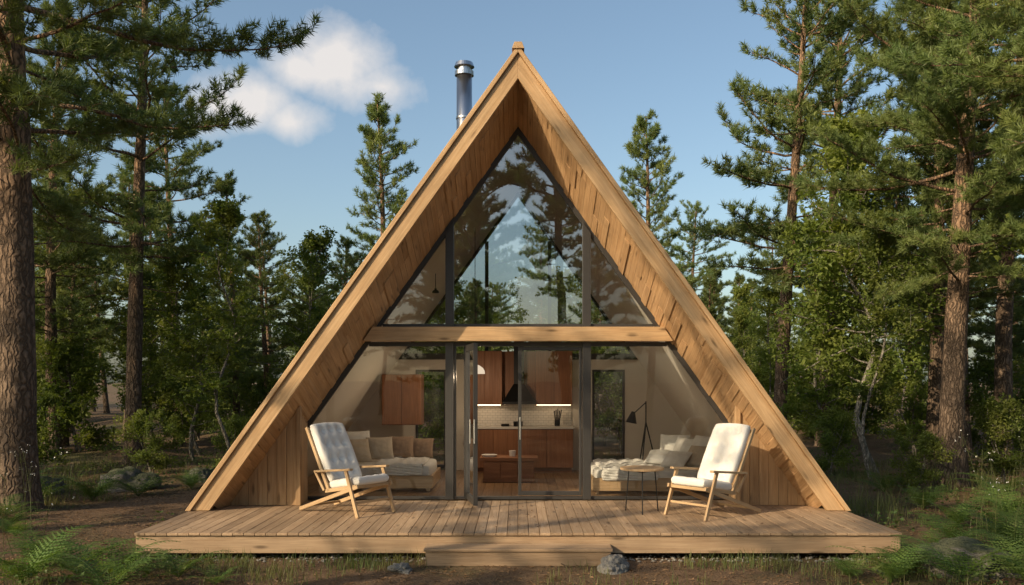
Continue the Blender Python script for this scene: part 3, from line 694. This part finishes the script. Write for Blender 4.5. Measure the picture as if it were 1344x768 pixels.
for x,y,s in [(-6.6,20.2,.45),(-8.3,20.2,.5),(-11,20,.7),(6.8,19.5,.5),(9.8,18,.6),(7.4,16.6,.4),(11,17.5,.7),(9.4,14.4,.5),(-9.9,14.8,.45),(-12,17,.7),(-3.2,21.5,.9),(-1.6,24,1.0),(2.8,23.5,1.0),(4.2,26,1.1)]:
    inst('shrub',random.choice(bush),x,y,s,None,G(x,y))
forest=empty('distant_forest')
ps=[pB,pC,pD,pE]
for i in range(125):
    y=random.uniform(27,72); x=random.uniform(-1,1)*(y*.70+5)
    h=random.uniform(.52,.8) if y<45 else random.uniform(.65,1.0)
    if abs(x)<y*.34: h*=.76
    inst('forest_pine',random.choice(ps),x,y,h,None,0,forest)
for i in range(42):
    y=random.uniform(24,60); x=random.uniform(-1,1)*(y*.75+4); 
    inst('forest_leaf_tree',random.choice([bA,bB,bC]),x,y,random.uniform(.6,1.0)*(.8 if abs(x)<y*.25 else 1),None,0,forest)
for i in range(55):
    y=random.uniform(25,55); x=random.uniform(-1,1)*(y*.75+4); 
    inst('forest_bush',random.choice(bush),x,y,random.uniform(.5,1.3),None,0,forest)
SUNAZ=rad(231); EL=rad(26)
sd=np.array([math.sin(SUNAZ),math.cos(SUNAZ)])
for i in range(80):
    a=random.random()*6.28; r=random.uniform(19,48); x=r*math.cos(a); y=10+r*math.sin(a)
    if y>18 or (abs(x)<16 and y>-6): continue
    v=np.array([x,y-12]); al=v@sd; ac=abs(v[0]*sd[1]-v[1]*sd[0])
    if al>0 and ac<10 and al<42: continue
    inst('forest_pine' if i%3 else 'forest_leaf_tree',random.choice(ps) if i%3 else bA,x,y,random.uniform(.8,1.1),None,0,forest)
perp=np.array([-sd[1],sd[0]])
for al,ac,m,s in [(19,-7.5,pE,1.0),(15.5,-4.4,pF,1.0),(15,.8,pF,1.0),(14,5.2,pF,.95),(24,8.0,pE,1.05),(17,10,pC,.8)]:
    q=np.array([0,12.])+sd*al+perp*ac; inst('pine_tree',m,q[0],q[1],s,None,0)  # unseen pines added towards the sun to cast dappled shade on the cabin
for x,y,m,s in [(-8.6,2.6,bC,.7),(-6.2,1.0,bC,.75)]: inst('birch_tree',m,x,y,s,None,0)  # unseen birches added beside the camera to shade the foreground
inst('pine_tree',pE,1.8,-6,.95,1.0,0); inst('pine_tree',pA,-2.0,-9,.85,2.0,0); inst('pine_tree',pC,5.0,-8,.9,2.0,0)
# ------------------------------------------------------------------ light, world, camera
sun=D.lights.new('sun','SUN'); sun.energy=5.0; sun.angle=rad(.6); sun.color=(1,.80,.55)
so=D.objects.new('sun',sun); dirv=Vector((math.sin(SUNAZ)*math.cos(EL),math.cos(SUNAZ)*math.cos(EL),math.sin(EL)))
so.rotation_euler=dirv.to_track_quat('Z','Y').to_euler(); link(so)
w=D.worlds.new('World'); S.world=w; w.use_nodes=True; nt=w.node_tree; nt.nodes.clear()
out=N(nt,'ShaderNodeOutputWorld'); bg=N(nt,'ShaderNodeBackground'); bg.inputs[1].default_value=.14
sky=N(nt,'ShaderNodeTexSky'); sky.sky_type='NISHITA'; sky.sun_disc=False; sky.sun_elevation=EL; sky.sun_rotation=SUNAZ; sky.air_density=1.0; sky.dust_density=2.5; sky.ozone_density=1.0
tc=N(nt,'ShaderNodeTexCoord').outputs['Generated']
nz=N(nt,'ShaderNodeTexNoise'); nt.links.new(tc,nz.inputs[0]); nz.inputs['Scale'].default_value=9; nz.inputs['Detail'].default_value=8; nz.inputs['Roughness'].default_value=.55
def blob(u,v,rx,rz):
    c=Vector((u,1,v)).normalized()
    a=N(nt,'ShaderNodeVectorMath',operation='SUBTRACT'); nt.links.new(tc,a.inputs[0]); a.inputs[1].default_value=c
    b=N(nt,'ShaderNodeVectorMath',operation='MULTIPLY'); nt.links.new(a.outputs[0],b.inputs[0]); b.inputs[1].default_value=(1/rx,1/rz*.3,1/rz)
    l=N(nt,'ShaderNodeVectorMath',operation='LENGTH'); nt.links.new(b.outputs[0],l.inputs[0])
    return math_(nt,'SUBTRACT',1.0,l.outputs['Value'])
m=None
for bb in [(-.205,.355,.075,.045),(-.150,.330,.065,.030),(-.245,.35,.045,.03),(-.300,.310,.065,.042),(-.335,.31,.04,.035),(-.255,.290,.05,.03)]:
    x=blob(*bb); m=x if m is None else math_(nt,'MAXIMUM',m,x)
m=math_(nt,'ADD',m,math_(nt,'MULTIPLY',math_(nt,'SUBTRACT',nz.outputs['Fac'],.5),2.6))
m=mapr(nt,m,-.05,.7,0,.94)
skyc=mixc(nt,1.0,sky.outputs[0],(1.22,1.26,1.20),'MULTIPLY')
c=mixc(nt,m,skyc,(6.1,5.8,5.6))
nt.links.new(c,bg.inputs[0]); nt.links.new(bg.outputs[0],out.inputs[0])
cam=D.cameras.new('camera'); co=D.objects.new('camera',cam); link(co); co.location=(0,0,2.08); co.rotation_euler=(rad(90),0,0)
cam.sensor_width=36; cam.lens=31.34; cam.shift_x=-.006; cam.shift_y=.0863; cam.clip_end=3000; cam.clip_start=.05
S.camera=co
S.view_settings.view_transform='Standard'; S.view_settings.look='None'; S.view_settings.exposure=0
print('objs',len(D.objects))
